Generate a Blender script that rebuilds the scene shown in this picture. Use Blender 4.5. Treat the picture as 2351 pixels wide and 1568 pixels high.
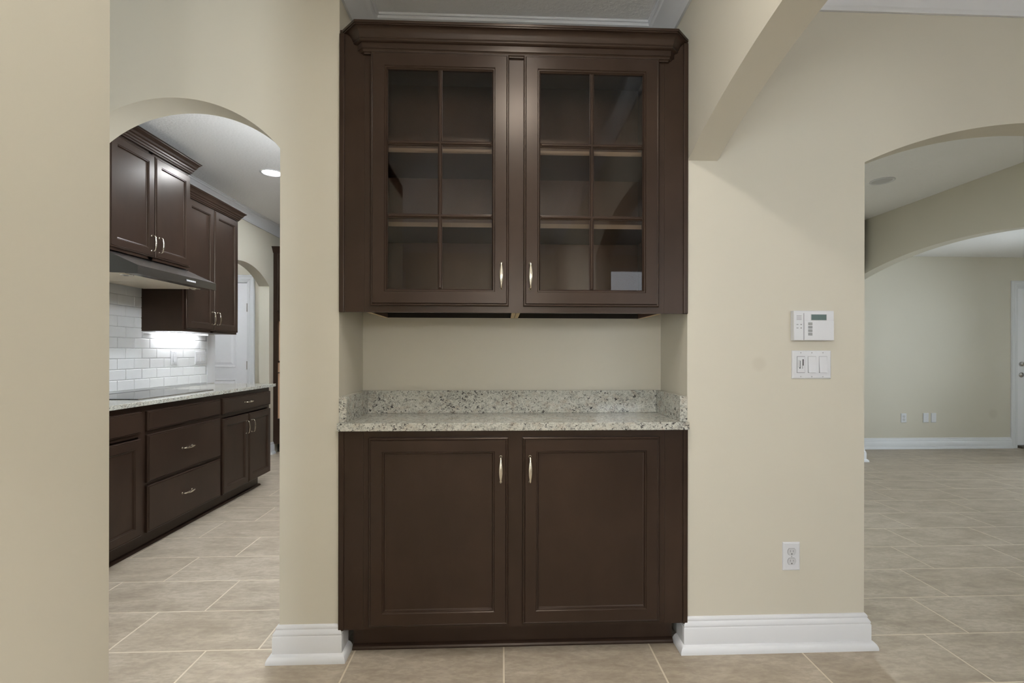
import bpy, bmesh, math, random
from mathutils import Vector, Matrix
random.seed(7)
S = bpy.context.scene
C = S.collection
for o in list(bpy.data.objects): bpy.data.objects.remove(o)

# ------------------------------------------------------------------ camera
IMG_W, IMG_H, FOC = 2351.0, 1568.0, 1110.0
YAW, ROLL, EYE = math.radians(2.35), math.radians(0.1), 1.2
CX, CY = 1152 + FOC * math.tan(YAW), 810.0
cam = bpy.data.cameras.new('camera'); cam_o = bpy.data.objects.new('camera', cam); C.objects.link(cam_o)
cam.sensor_width = 36.0; cam.lens = 36.0 * FOC / IMG_W
cam.shift_x = (IMG_W / 2 - CX) / IMG_W; cam.shift_y = (CY - IMG_H / 2) / IMG_W
cam.clip_start = 0.02
cam_o.location = (0, 0, EYE)
cam_o.rotation_euler = (Matrix.Rotation(-YAW, 4, 'Z') @ Matrix.Rotation(math.pi / 2, 4, 'X') @ Matrix.Rotation(ROLL, 4, 'Z')).to_euler()
S.camera = cam_o
S.view_settings.view_transform = 'Standard'; S.view_settings.look = 'None'
S.view_settings.gamma = 1.0; S.view_settings.use_curve_mapping = False
S.view_settings.exposure = 0.0

# ------------------------------------------------------------------ world
w = bpy.data.worlds.new('sky'); S.world = w; w.use_nodes = True
bg = w.node_tree.nodes['Background']; bg.inputs[0].default_value = (0.62, 0.76, 1.0, 1); bg.inputs[1].default_value = 1.6

def area(name, loc, rot, sx, sy, power, color=(1, 1, 1), shape='RECTANGLE', spread=math.pi):
    l = bpy.data.lights.new(name, 'AREA'); l.shape = shape; l.size = sx; l.size_y = sy
    l.energy = power; l.color = color; l.spread = spread
    o = bpy.data.objects.new(name, l); C.objects.link(o); o.location = loc; o.rotation_euler = rot
    return o
COOL = (0.90, 0.95, 1.0); WARM = (1.0, 0.90, 0.76); NEUT = (1.0, 0.985, 0.96)
R90 = math.pi / 2
# daylight in unseen window openings; foyer and wide breakfast windows are added
area('daylight_breakfast_window', (1.80, -3.20, 1.61), (R90, 0, 0), 1.0, 1.62, 15, (1, .97, .93))
area('daylight_added_breakfast_window', (3.15, -3.20, 1.61), (R90, 0, 0), 1.2, 1.62, 6, COOL)
area('daylight_added_foyer_window', (-1.95, -3.20, 1.50), (R90, 0, 0), 1.2, 1.7, 90, COOL)
area('daylight_family_window', (8.20, 3.3, 1.35), (R90, 0, R90), 2.0, 1.6, 190, (.85, .93, 1.0))  # unseen window, set where its daylight reaches the dim room

sun = bpy.data.lights.new('sun', 'SUN'); sun.energy = 50; sun.angle = math.radians(.6); sun.color = (1, .96, .9)
sun_o = bpy.data.objects.new('sun', sun); C.objects.link(sun_o)
sun_o.rotation_euler = Vector((-.45, .70, -.90)).to_track_quat('-Z', 'Y').to_euler()

# ------------------------------------------------------------------ key dimensions (metres)
WALL = 1.925            # front face of the wall that holds the niche and both arches
WT = 0.125              # wall thickness
NL, NR, NB = -0.638, 0.749, 2.25     # niche left, right, back
CEIL = 2.705
KX = -2.72              # kitchen range wall
CABF = 1.92             # cabinet face frames of the niche
CM = 0.057              # seam between the two niche cabinets

# ------------------------------------------------------------------ materials
def s2l(c): return c / 12.92 if c <= 0.04045 else ((c + 0.055) / 1.055) ** 2.4
def rgb(r, g, b): return (s2l(r / 255), s2l(g / 255), s2l(b / 255), 1)
class NT:
    def __init__(s, name):
        s.m = bpy.data.materials.new(name); s.m.use_nodes = True; s.t = s.m.node_tree
        s.b = s.t.nodes['Principled BSDF']; s.out = s.t.nodes['Material Output']
    def n(s, t, **k):
        x = s.t.nodes.new(t)
        for a, v in k.items(): setattr(x, a, v)
        return x
    def l(s, a, b): s.t.links.new(a, b)
    def noise(s, vec, scale, detail=4, rough=.55, dist=0.0):
        x = s.n('ShaderNodeTexNoise'); x.inputs['Scale'].default_value = scale; x.inputs['Detail'].default_value = detail
        x.inputs['Roughness'].default_value = rough; x.inputs['Distortion'].default_value = dist
        if vec is not None: s.l(vec, x.inputs['Vector'])
        return x.outputs['Fac']
    def ramp(s, fac, stops):
        x = s.n('ShaderNodeValToRGB'); e = x.color_ramp.elements
        while len(e) < len(stops): e.new(0.5)
        for q, (p, c) in zip(e, stops): q.position = p; q.color = c if len(c) == 4 else (*c, 1)
        s.l(fac, x.inputs[0]); return x.outputs[0]
    def mix(s, fac, a, b, mode='MIX'):
        x = s.n('ShaderNodeMix', data_type='RGBA', blend_type=mode)
        for v, i in ((fac, 0), (a, 6), (b, 7)):
            if hasattr(v, 'is_linked'): s.l(v, x.inputs[i])
            else: x.inputs[i].default_value = v
        return x.outputs[2]
    def math(s, op, a, b=0.0, clamp=False):
        x = s.n('ShaderNodeMath', operation=op, use_clamp=clamp)
        for v, i in ((a, 0), (b, 1)):
            if hasattr(v, 'is_linked'): s.l(v, x.inputs[i])
            else: x.inputs[i].default_value = v
        return x.outputs[0]
    def pos(s, scale=(1, 1, 1), rot=(0, 0, 0), src='Position'):
        if src == 'Position': o = s.n('ShaderNodeNewGeometry').outputs['Position']
        else: o = s.n('ShaderNodeTexCoord').outputs['Object']
        mp = s.n('ShaderNodeMapping'); mp.inputs['Scale'].default_value = scale; mp.inputs['Rotation'].default_value = rot
        s.l(o, mp.inputs['Vector']); return mp.outputs[0]
    def bump(s, h, strength, dist=0.002):
        x = s.n('ShaderNodeBump'); x.inputs['Strength'].default_value = strength; x.inputs['Distance'].default_value = dist
        s.l(h, x.inputs['Height']); s.l(x.outputs[0], s.b.inputs['Normal'])
    def set(s, col=None, rough=None, metal=None, spec=None):
        if col is not None:
            if hasattr(col, 'is_linked'): s.l(col, s.b.inputs['Base Color'])
            else: s.b.inputs['Base Color'].default_value = col
        if rough is not None:
            if hasattr(rough, 'is_linked'): s.l(rough, s.b.inputs['Roughness'])
            else: s.b.inputs['Roughness'].default_value = rough
        if metal is not None: s.b.inputs['Metallic'].default_value = metal
        if spec is not None: s.b.inputs['Specular IOR Level'].default_value = spec
        return s.m
M = {}
def mat_wall():
    t = NT('beige_wall_paint'); p = t.pos()
    n = t.noise(p, 1.3, 3)
    col = t.mix(n, (0.585, 0.552, 0.463, 1), (0.625, 0.590, 0.498, 1))
    # touch-up spots left on the paint
    for (x, y, z, r) in ((1.046, WALL, 1.157, .036), (6.24, 5.894, .435, .075)):
        d = t.n('ShaderNodeVectorMath', operation='DISTANCE'); t.l(t.n('ShaderNodeNewGeometry').outputs['Position'], d.inputs[0]); d.inputs[1].default_value = (x, y, z)
        f = t.math('SUBTRACT', 1.0, t.math('DIVIDE', d.outputs['Value'], r), True)
        f = t.math('MULTIPLY', t.math('MULTIPLY', f, 2.0, True), 0.16)
        col = t.mix(f, col, (0.36, 0.31, 0.24, 1))
    t.bump(t.noise(p, 220, 2), 0.05, 0.0006)
    return t.set(col, 0.55, spec=.3)
def mat_ceiling():
    t = NT('textured_ceiling_paint'); p = t.pos()
    h = t.ramp(t.noise(p, 55, 5, .6), [(.42, (0, 0, 0)), (.62, (1, 1, 1))])
    t.bump(h, 0.45, 0.0025)
    return t.set((0.90, 0.90, 0.90, 1), 0.8, spec=.2)
def mat_trim():
    t = NT('white_trim_paint'); n = t.noise(t.pos(), 3, 2)
    return t.set(t.mix(n, (0.68, 0.69, 0.71, 1), (0.72, 0.73, 0.75, 1)), 0.32, spec=.4)
def mat_wood(name='espresso_wood', k=1.0):
    t = NT(name); p = t.pos((1, 1, .22)); q = t.pos()
    a = t.noise(p, 14, 6, .62, .3); b = t.noise(q, 3.2, 4, .6)
    c = t.mix(a, (0.0205 * k, 0.0120 * k, 0.0085 * k, 1), (0.0360 * k, 0.0215 * k, 0.0152 * k, 1))
    c = t.mix(t.math('MULTIPLY', t.ramp(b, [(.45, (0, 0, 0)), (.7, (1, 1, 1))]), .4), c, (0.051 * k, 0.0300 * k, 0.0208 * k, 1))
    r = t.math('ADD', t.math('MULTIPLY', a, .05), .285)
    t.bump(a, 0.03, 0.0006)
    t.b.inputs['Specular Tint'].default_value = (1, .87, .76, 1)
    return t.set(c, r, spec=.34)
def mat_plain(name, col, rough=.5, metal=0., spec=.5, nscale=30, var=.06):
    t = NT(name); n = t.noise(t.pos(), nscale, 3)
    return t.set(t.mix(n, tuple(c * (1 - var) for c in col[:3]) + (1,), tuple(min(1, c * (1 + var)) for c in col[:3]) + (1,)), rough, metal, spec)
def mat_brushed(name, col, rough):
    t = NT(name); n = t.noise(t.pos(), 20, 2)
    c = t.mix(n, tuple(x * .97 for x in col) + (1,), tuple(col) + (1,))
    return t.set(c, rough, 1.0)
def mat_granite():
    t = NT('white_speckled_granite'); p = t.pos((1, 1.0, 1.2), (0.3, 0.35, 0.5))
    big = t.noise(p, 7, 4, .6, .5)
    base = t.mix(t.noise(p, 60, 5, .6, .4), (0.33, 0.325, 0.28, 1), (0.74, 0.74, 0.675, 1))
    base = t.mix(t.math('MULTIPLY', t.ramp(t.noise(p, 26, 4, .6), [(.50, (0, 0, 0)), (.66, (1, 1, 1))]), .5), base, (0.42, 0.34, 0.26, 1))
    # grey crystals and wandering veins
    g = t.ramp(t.noise(p, 120, 4, .6, .8), [(.52, (0, 0, 0)), (.60, (1, 1, 1))])
    c = t.mix(t.math('MULTIPLY', g, .55), base, (0.20, 0.20, 0.185, 1))
    def vein(scale, dist, width, amt):
        v = t.n('ShaderNodeTexNoise'); v.inputs['Scale'].default_value = scale; v.inputs['Detail'].default_value = 4; v.inputs['Distortion'].default_value = dist; t.l(p, v.inputs['Vector'])
        r = t.ramp(t.math('ABSOLUTE', t.math('SUBTRACT', v.outputs['Fac'], .5)), [(0.0, (1, 1, 1)), (width, (0, 0, 0))])
        return t.math('MULTIPLY', r, amt)
    keep = t.ramp(t.noise(p, 16, 3, .55), [(.40, (.15, .15, .15)), (.56, (1, 1, 1))])
    c = t.mix(t.math('MULTIPLY', vein(34, 2.0, .035, .75), keep), c, (0.06, 0.058, 0.062, 1))
    # black flecks
    fl = t.ramp(t.math('ADD', t.noise(p, 85, 4, .62, 1.0), t.math('MULTIPLY', t.math('SUBTRACT', big, .5), .25)), [(.575, (0, 0, 0)), (.63, (1, 1, 1))])
    c = t.mix(t.math('MULTIPLY', fl, .93), c, (0.025, 0.022, 0.026, 1))
    return t.set(c, 0.09, spec=.5)
def mat_tile():
    t = NT('taupe_floor_tile')
    oi = t.n('ShaderNodeObjectInfo'); g = t.n('ShaderNodeNewGeometry')
    off = t.n('ShaderNodeVectorMath', operation='MULTIPLY_ADD'); off.inputs[1].default_value = (1, 1, 1)
    sc = t.n('ShaderNodeVectorMath', operation='SCALE'); sc.inputs[0].default_value = (7, 13, 5); t.l(oi.outputs['Random'], sc.inputs['Scale'])
    t.l(g.outputs['Position'], off.inputs[0]); t.l(sc.outputs[0], off.inputs[2])
    mp = t.n('ShaderNodeMapping'); mp.inputs['Scale'].default_value = (1, 2.6, 1); mp.inputs['Rotation'].default_value = (0, 0, .12); t.l(off.outputs[0], mp.inputs['Vector'])
    a = t.noise(mp.outputs[0], 4.5, 8, .62, .35); b = t.noise(mp.outputs[0], 26, 6, .65, .4); d = t.noise(off.outputs[0], 160, 3, .6)
    c = t.ramp(a, [(.30, rgb(155, 143, 127)), (.50, rgb(178, 166, 150)), (.72, rgb(196, 185, 169))])
    c = t.mix(t.math('MULTIPLY', t.ramp(b, [(.40, (1, 1, 1)), (.58, (0, 0, 0))]), .34), c, rgb(126, 114, 98))
    c = t.mix(t.math('MULTIPLY', d, .16), c, rgb(134, 120, 102))
    c = t.mix(t.math('MULTIPLY', oi.outputs['Random'], .18), c, rgb(164, 149, 128))
    t.bump(b, 0.06, 0.001)
    return t.set(c, t.math('ADD', t.math('MULTIPLY', b, .2), .34), spec=.4)
def mat_glass(name='cabinet_glass', tint=(.94, .92, .88)):
    t = NT(name); t.t.nodes.remove(t.b)
    tr = t.n('ShaderNodeBsdfTransparent'); tr.inputs[0].default_value = (*tint, 1)
    gl = t.n('ShaderNodeBsdfGlossy'); gl.inputs['Roughness'].default_value = 0.0
    nz = t.noise(t.pos(), 2.0, 1); bp = t.n('ShaderNodeBump'); bp.inputs['Strength'].default_value = .02; t.l(nz, bp.inputs['Height']); t.l(bp.outputs[0], gl.inputs['Normal'])
    fr = t.n('ShaderNodeFresnel'); fr.inputs['IOR'].default_value = 1.52
    mx = t.n('ShaderNodeMixShader'); t.l(fr.outputs[0], mx.inputs[0]); t.l(tr.outputs[0], mx.inputs[1]); t.l(gl.outputs[0], mx.inputs[2])
    t.l(mx.outputs[0], t.out.inputs['Surface']); return t.m
def mat_emit(name, col, strength):
    t = NT(name); t.b.inputs['Base Color'].default_value = (.8, .8, .8, 1)
    t.b.inputs['Emission Color'].default_value = (*col, 1); t.b.inputs['Emission Strength'].default_value = strength
    return t.m
M['wall'] = mat_wall(); M['ceil'] = mat_ceiling(); M['trim'] = mat_trim(); M['wood'] = mat_wood()
M['inside'] = mat_wood('espresso_interior_laminate', 2.7)
M['raw'] = mat_plain('raw_plywood_edge', rgb(206, 186, 150), .7)
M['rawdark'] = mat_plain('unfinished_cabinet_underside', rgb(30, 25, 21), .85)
M['rawbox'] = mat_plain('unfinished_oven_cutout_board', rgb(196, 158, 128), .7)
M['shelf'] = mat_plain('shelf_edge_brown', rgb(128, 106, 84), .5)
M['granite'] = mat_granite(); M['tile'] = mat_tile(); M['glass'] = mat_glass(); M['winglass'] = mat_glass('window_glass', (.97, .98, .98))
M['grout'] = mat_plain('floor_grout', rgb(208, 197, 178), .85)
M['wgrout'] = mat_plain('backsplash_grout', rgb(186, 188, 190), .85)
M['subway'] = mat_plain('white_glazed_tile', (.74, .75, .76, 1), .12, var=.02)
M['nickel'] = mat_brushed('brushed_nickel', (.80, .74, .64), .22)
M['steel'] = mat_brushed('brushed_stainless', (.42, .395, .37), .27)
M['steel_dark'] = mat_plain('dark_end_steel', rgb(58, 58, 58), .5)  # darker steel tone for the canopy end faces
M['filter'] = mat_plain('reflection_lit_hood_filter', rgb(226, 214, 196), .45, 0.0)  # pale colour stands in for light reflected up from the counter
M['blackglass'] = mat_plain('black_ceramic_glass', (.012, .012, .013, 1), .05)
M['plastic'] = mat_plain('white_plastic', (.67, .68, .705, 1), .35, var=.02)
M['plastic2'] = mat_plain('warm_white_plastic', (.57, .575, .59, 1), .35, var=.02)
M['greykey'] = mat_plain('grey_rubber_keys', rgb(150, 152, 152), .6)
M['dark'] = mat_plain('dark_slot', (.02, .02, .02, 1), .6)
M['greyline'] = mat_plain('grey_moulded_groove', rgb(118, 120, 124), .6)
M['lcd'] = mat_plain('lcd_glass', rgb(98, 116, 114), .15)
M['door'] = mat_plain('white_door_paint', (.80, .80, .83, 1), .35, var=.02)
M['satin'] = mat_brushed('satin_nickel_knob', (.55, .54, .53), .25)
M['bulb'] = mat_emit('lit_can_lens', (1, .99, .97), 14)
M['led'] = mat_emit('lit_led_bar', (.95, .97, 1), 7)
M['threshold'] = mat_plain('bronze_threshold', rgb(92, 84, 72), .5)

# ------------------------------------------------------------------ helpers
def mesh_of(bm, name, mats):
    bmesh.ops.remove_doubles(bm, verts=bm.verts, dist=1e-6)
    me = bpy.data.meshes.new(name); bm.to_mesh(me); bm.free()
    for m in (mats if isinstance(mats, (list, tuple)) else [mats]): me.materials.append(m)
    return me
def put(name, me, parent=None, loc=None, rot=None):
    o = bpy.data.objects.new(name, me); C.objects.link(o)
    if parent is not None:
        o.parent = parent
        if parent.get('_root'): o.matrix_parent_inverse = Matrix.Translation(-Vector(parent['_root']))
    if loc is not None: o.location = loc
    if rot is not None: o.rotation_euler = rot
    return o
def obj(name, bm, mats, parent=None): return put(name, mesh_of(bm, name, mats), parent)
def tag(o, label, cat=None, group=None, kind=None):
    o['label'] = label
    if cat: o['category'] = cat
    if group: o['group'] = group
    if kind: o['kind'] = kind
    return o
def thing(name, label, cat, loc, group=None):
    o = bpy.data.objects.new(name, None); C.objects.link(o); o.location = loc; o.empty_display_size = .05
    o['_root'] = list(loc); return tag(o, label, cat, group)
def struct(name, bm, mat, label, parent=None):
    o = obj(name, bm, mat, parent); o['kind'] = 'structure'; o['label'] = label; return o
def NEW(): return bmesh.new()
def soft(bm, ang=.75):
    """smooth shading over shallow bends, crisp edges elsewhere"""
    bmesh.ops.remove_doubles(bm, verts=bm.verts, dist=1e-6); bm.normal_update()
    for f in bm.faces: f.smooth = True
    for e in bm.edges: e.smooth = len(e.link_faces) == 2 and e.calc_face_angle(3.2) < ang
    return bm
def bx(bm, x0, x1, y0, y1, z0, z1, bev=0.0, mi=0):
    r = bmesh.ops.create_cube(bm, size=1.0, matrix=Matrix.Translation(((x0 + x1) / 2, (y0 + y1) / 2, (z0 + z1) / 2)) @ Matrix.Diagonal((abs(x1 - x0), abs(y1 - y0), abs(z1 - z0), 1)))
    vs = r['verts']; fs = list({f for v in vs for f in v.link_faces})
    if bev:
        es = list({e for v in vs for e in v.link_edges})
        q = bmesh.ops.bevel(bm, geom=es, offset=bev, segments=2, profile=.6, affect='EDGES'); fs = q['faces'] + [f for f in fs if f.is_valid]
    for f in fs:
        if f.is_valid: f.material_index = mi
    return bm
def box(*a, **k): return bx(NEW(), *a, **k)
def NF(y0):      # local (u right, v up, w outwards) for faces that look towards the camera (-Y)
    return lambda u, v, w: Vector((u, y0 - w, v))
def KF(x0):      # the same for kitchen faces that look towards +X
    return lambda u, v, w: Vector((x0 + w, u, v))
def rect_loft(bm, F, u0, u1, v0, v1, prof, cap=True, capback=False):
    loops = []
    for ins, wv in prof:
        loops.append([bm.verts.new(F(*c, wv)) for c in ((u0 + ins, v0 + ins), (u1 - ins, v0 + ins), (u1 - ins, v1 - ins), (u0 + ins, v1 - ins))])
    for a, b in zip(loops, loops[1:]):
        for i in range(4): bm.faces.new((a[i], a[(i + 1) % 4], b[(i + 1) % 4], b[i]))
    if cap: bm.faces.new(loops[-1])
    if capback: bm.faces.new(loops[0][::-1])
    return bm
def fbox(bm, F, u0, u1, v0, v1, w0, w1, e=0.0, mi=0):
    n0 = len(bm.faces)
    pr = [(0, w0), (0, w1 - e), (e, w1)] if e else [(0, w0), (0, w1)]
    rect_loft(bm, F, u0, u1, v0, v1, pr, True, True)
    bm.faces.ensure_lookup_table()
    for f in bm.faces[n0:]: f.material_index = mi
    return bm
def sweep(bm, path, prof, side=1, closed=False, caps=True):
    """profile (offset, z) swept along a polyline in XY with mitred corners; side=+1 offsets to the left of travel"""
    P = [Vector(p) for p in path]; n = len(P); mit = []
    for i in range(n):
        ds = []
        if closed or i > 0: ds.append((P[i] - P[i - 1]).normalized())
        if closed or i < n - 1: ds.append((P[(i + 1) % n] - P[i]).normalized())
        ns = [Vector((-d.y, d.x)) * side for d in ds]
        mit.append(ns[0] if len(ns) == 1 else (ns[0] + ns[1]) / (1 + ns[0].dot(ns[1])))
    rings = [[bm.verts.new((P[i].x + mit[i].x * o, P[i].y + mit[i].y * o, z)) for o, z in prof] for i in range(n)]
    for i in range(n if closed else n - 1):
        a, b = rings[i], rings[(i + 1) % n]
        for j in range(len(prof) - 1):
            vs = (a[j], b[j], b[j + 1], a[j + 1])
            bm.faces.new(vs if side > 0 else vs[::-1])
    if caps and not closed:
        bm.faces.new(rings[0] if side > 0 else rings[0][::-1]); bm.faces.new(rings[-1][::-1] if side > 0 else rings[-1])
    return bm
def loft(bm, rings, cap=True):
    R = [[bm.verts.new(p) for p in r] for r in rings]; n = len(R[0])
    for a, b in zip(R, R[1:]):
        for i in range(n):
            f = bm.faces.new((a[i], a[(i + 1) % n], b[(i + 1) % n], b[i])); f.smooth = True
    if cap: bm.faces.new(R[0][::-1]); bm.faces.new(R[-1])
    return bm
def disc_prism(bm, F, cu, cv, ru, rv, w0, w1, n=20, flat=None, mi=0):
    pts = []
    for i in range(n):
        a = 2 * math.pi * i / n; u, v = math.cos(a) * ru, math.sin(a) * rv
        if flat: u = max(-flat[0], min(flat[0], u)); v = max(-flat[1], min(flat[1], v))
        pts.append((cu + u, cv + v))
    A = [bm.verts.new(F(u, v, w0)) for u, v in pts]; B = [bm.verts.new(F(u, v, w1)) for u, v in pts]
    fs = [bm.faces.new((A[i], A[(i + 1) % n], B[(i + 1) % n], B[i])) for i in range(n)] + [bm.faces.new(B), bm.faces.new(A[::-1])]
    for f in fs: f.material_index = mi
    return bm
def lathe(bm, F, cu, cv, prof, n=24):
    """profile (radius, w) turned about the outward axis"""
    loft(bm, [[F(cu + math.cos(2 * math.pi * i / n) * r, cv + math.sin(2 * math.pi * i / n) * r, wv) for i in range(n)] for r, wv in prof])
    return bm
def arch_z(c, zc, R, x): return zc + math.sqrt(max(0, R * R - (x - c) ** 2))
def arch_wall(axis, p0, p1, a0, a1, zt, opens, z0=0.0):
    """wall slab between planes p0 and p1; opens: (from, to, centre, zc, R) arches or (from, to, sill, head) windows via None"""
    bm = NEW(); f = (lambda a, z, p: bm.verts.new((a, p, z))) if axis == 'Y' else (lambda a, z, p: bm.verts.new((p, a, z)))
    segs = []; x = a0; N = 48
    for (o0, o1, c, zc, R) in sorted(opens):
        if o0 > x: segs.append((x, o0, z0, z0))
        for i in range(N):
            xa, xb = o0 + (o1 - o0) * i / N, o0 + (o1 - o0) * (i + 1) / N
            segs.append((xa, xb, arch_z(c, zc, R, xa), arch_z(c, zc, R, xb)))
        x = o1
    if a1 > x: segs.append((x, a1, z0, z0))
    for (xa, xb, za, zb) in segs:
        for p in (p0, p1): bm.faces.new((f(xa, za, p), f(xb, zb, p), f(xb, zt, p), f(xa, zt, p)))
        bm.faces.new((f(xa, za, p0), f(xb, zb, p0), f(xb, zb, p1), f(xa, za, p1))).smooth = za > z0
        bm.faces.new((f(xa, zt, p0), f(xb, zt, p0), f(xb, zt, p1), f(xa, zt, p1)))
    ends = [(a0, segs[0][2], zt), (a1, segs[-1][3], zt)]
    for s0, s1 in zip(segs, segs[1:]):
        if abs(s0[3] - s1[2]) > 1e-6: ends.append((s0[1], min(s0[3], s1[2]), max(s0[3], s1[2])))
    for (xx, za, zb) in ends: bm.faces.new((f(xx, za, p0), f(xx, za, p1), f(xx, zb, p1), f(xx, zb, p0)))
    bmesh.ops.remove_doubles(bm, verts=bm.verts, dist=1e-6)
    bmesh.ops.recalc_face_normals(bm, faces=bm.faces)
    for e in bm.edges:
        if len(e.link_faces) == 2 and e.calc_face_angle(0) > .5: e.smooth = False
    return bm

# ------------------------------------------------------------------ the setting: walls
PAINT = M['wall']
struct('wall_kitchen_arch', arch_wall('Y', WALL, WALL + WT, -3.0, NL, CEIL, [(-1.67, -0.866, -1.266, 1.6665, .519)]), PAINT, 'beige wall with the narrow arch that opens to the kitchen')
struct('wall_niche_left', box(NL - WT, NL, WALL + WT, NB, 0, CEIL), PAINT, 'beige left side wall of the cabinet niche')
struct('wall_niche_back', box(NL - WT, NR + WT, NB, NB + .12, 0, CEIL), PAINT, 'beige back wall of the cabinet niche')
struct('wall_niche_right', box(NR, NR + WT, WALL + WT, NB, 0, CEIL), PAINT, 'beige right side wall of the cabinet niche')
struct('wall_column', arch_wall('Y', WALL, WALL + WT, NR, 4.09, CEIL, [(1.487, 3.12, 2.304, .2194, 1.9455)]), PAINT, 'beige wall with switches and the wide arch to the dim room')
struct('wall_arch_right', arch_wall('X', NR, NR + .122, -3.0, WALL, CEIL, [(0.0, WALL, .9625, -.441, 2.604)]), PAINT, 'beige partition with an arch springing beside the wall cabinet')
struct('wall_left', box(-1.022, -.902, -.6, 1.15, 0, CEIL), PAINT, 'beige partition wall standing in the left foreground')
struct('wall_far_left', box(-3.12, -3.0, -3.0, WALL + WT, 0, CEIL), PAINT, 'beige end wall of the foyer')
def holed(y0, y1, x0, x1, zt, holes):
    bm = NEW(); xs = x0
    for (h0, h1, s, t) in sorted(holes):
        bx(bm, xs, h0, y0, y1, 0, zt); bx(bm, h0, h1, y0, y1, 0, s); bx(bm, h0, h1, y0, y1, t, zt); xs = h1
    bx(bm, xs, x1, y0, y1, 0, zt); return bm
struct('wall_rear', holed(-3.12, -3.0, -3.12, 4.21, CEIL, [(-2.55, -1.35, .65, 2.35), (1.3, 2.3, .8, 2.42), (2.55, 3.75, .8, 2.42)]), PAINT, 'beige rear wall with three windows, two of them added')
struct('wall_breakfast_right', box(4.09, 4.21, -3.0, WALL, 0, CEIL), PAINT, 'beige right wall of the breakfast room')
struct('wall_kitchen_left', arch_wall('X', KX - .12, KX, WALL + WT, 7.0, CEIL, [(4.69, 5.775, 5.2325, 1.28, .88)]), PAINT, 'beige kitchen wall behind the range with an arch to a hall')
struct('wall_kitchen_back', box(KX - .12, .42, 7.0, 7.12, 0, CEIL), PAINT, 'beige far wall of the kitchen')
struct('wall_kitchen_right', box(.3, .42, NB + .12, 7.0, 0, CEIL), PAINT, 'beige right wall of the kitchen')
struct('wall_hall_end', holed(5.9, 6.02, -4.4, KX - .12, CEIL, [(-3.80, -3.03, 0, 2.04)]), PAINT, 'beige end wall of the side hall around a white door')
struct('wall_hall_left', box(-4.5, -4.38, 3.2, 6.02, 0, CEIL), PAINT, 'beige left wall of the side hall')
struct('wall_hall_front', box(-4.38, KX - .12, 3.2, 3.32, 0, CEIL), PAINT, 'beige near wall of the side hall')
struct('wall_passage_left', box(NR + WT, NR + WT + .12, NB + .12, 5.894, 0, CEIL), PAINT, 'beige left wall of the dim room')
struct('wall_passage_back', box(NR + WT + .12, 4.02, 5.21, 5.33, 0, CEIL), PAINT, 'beige back wall of the dim room')
struct('wall_family_arch', arch_wall('X', 4.09, 4.21, WALL + WT, 5.894, CEIL, [(2.77, 5.67, 4.22, -2.065, 4.30)]), PAINT, 'beige wall with a wide shallow arch to the family room')
struct('wall_family_back', holed(5.894, 6.014, NR + WT, 8.12, CEIL, [(6.555, 7.40, 0, 2.045)]), PAINT, 'beige family room wall with outlets and a white door')
def wall_right_holed():
    bm = NEW()
    for a in ((2.05, 2.3, 0, CEIL), (2.3, 4.3, 0, .5), (2.3, 4.3, 2.2, CEIL), (4.3, 5.894, 0, CEIL)): bx(bm, 8.0, 8.12, *a)
    return bm
struct('wall_family_right', wall_right_holed(), PAINT, 'beige right wall of the family room with a window')
struct('wall_family_front', box(4.21, 8.12, 1.93, 2.05, 0, CEIL), PAINT, 'beige near wall of the family room')
struct('ceiling', box(-3.12, 4.21, -3.12, NB + .12, CEIL, CEIL + .1), M['ceil'], 'white textured ceiling over the niche')
struct('ceiling_kitchen', box(-4.5, .42, NB + .12, 7.12, CEIL, CEIL + .1), M['ceil'], 'white textured kitchen ceiling')
struct('ceiling_passage', box(.42, 4.21, NB + .12, 6.02, CEIL, CEIL + .1), M['ceil'], 'white ceiling of the dim room')
struct('ceiling_family', box(4.21, 8.12, 1.93, 6.02, 2.425, 2.60), M['ceil'], 'lower white ceiling of the family room')

# windows outside the frame; two and three are added to let daylight in
def window(n, F, u0, u1, v0, v1):
    fr = NEW(); d = .05
    for a in ((u0, u1, v0, v0 + d), (u0, u1, v1 - d, v1), (u0, u0 + d, v0 + d, v1 - d), (u1 - d, u1, v0 + d, v1 - d), (u0 + d, u1 - d, (v0 + v1) / 2 - .02, (v0 + v1) / 2 + .02)): fbox(fr, F, *a, 0.03, .09)
    o = struct('window_%d' % n, fr, M['trim'], 'unseen white framed window letting in daylight')
    g = NEW(); fbox(g, F, u0 + d, u1 - d, v0 + d, v1 - d, .055, .061); obj('pane', g, M['winglass'], o)
RW = lambda u, v, wv: Vector((-u, -3.12 + wv, v))      # faces +Y
window(1, RW, -2.3, -1.3, .8, 2.42); window(2, RW, -3.75, -2.55, .8, 2.42); window(3, RW, 1.35, 2.55, .65, 2.35)
window(4, lambda u, v, wv: Vector((8.12 - wv, -u, v)), -4.3, -2.3, .5, 2.2)

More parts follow.
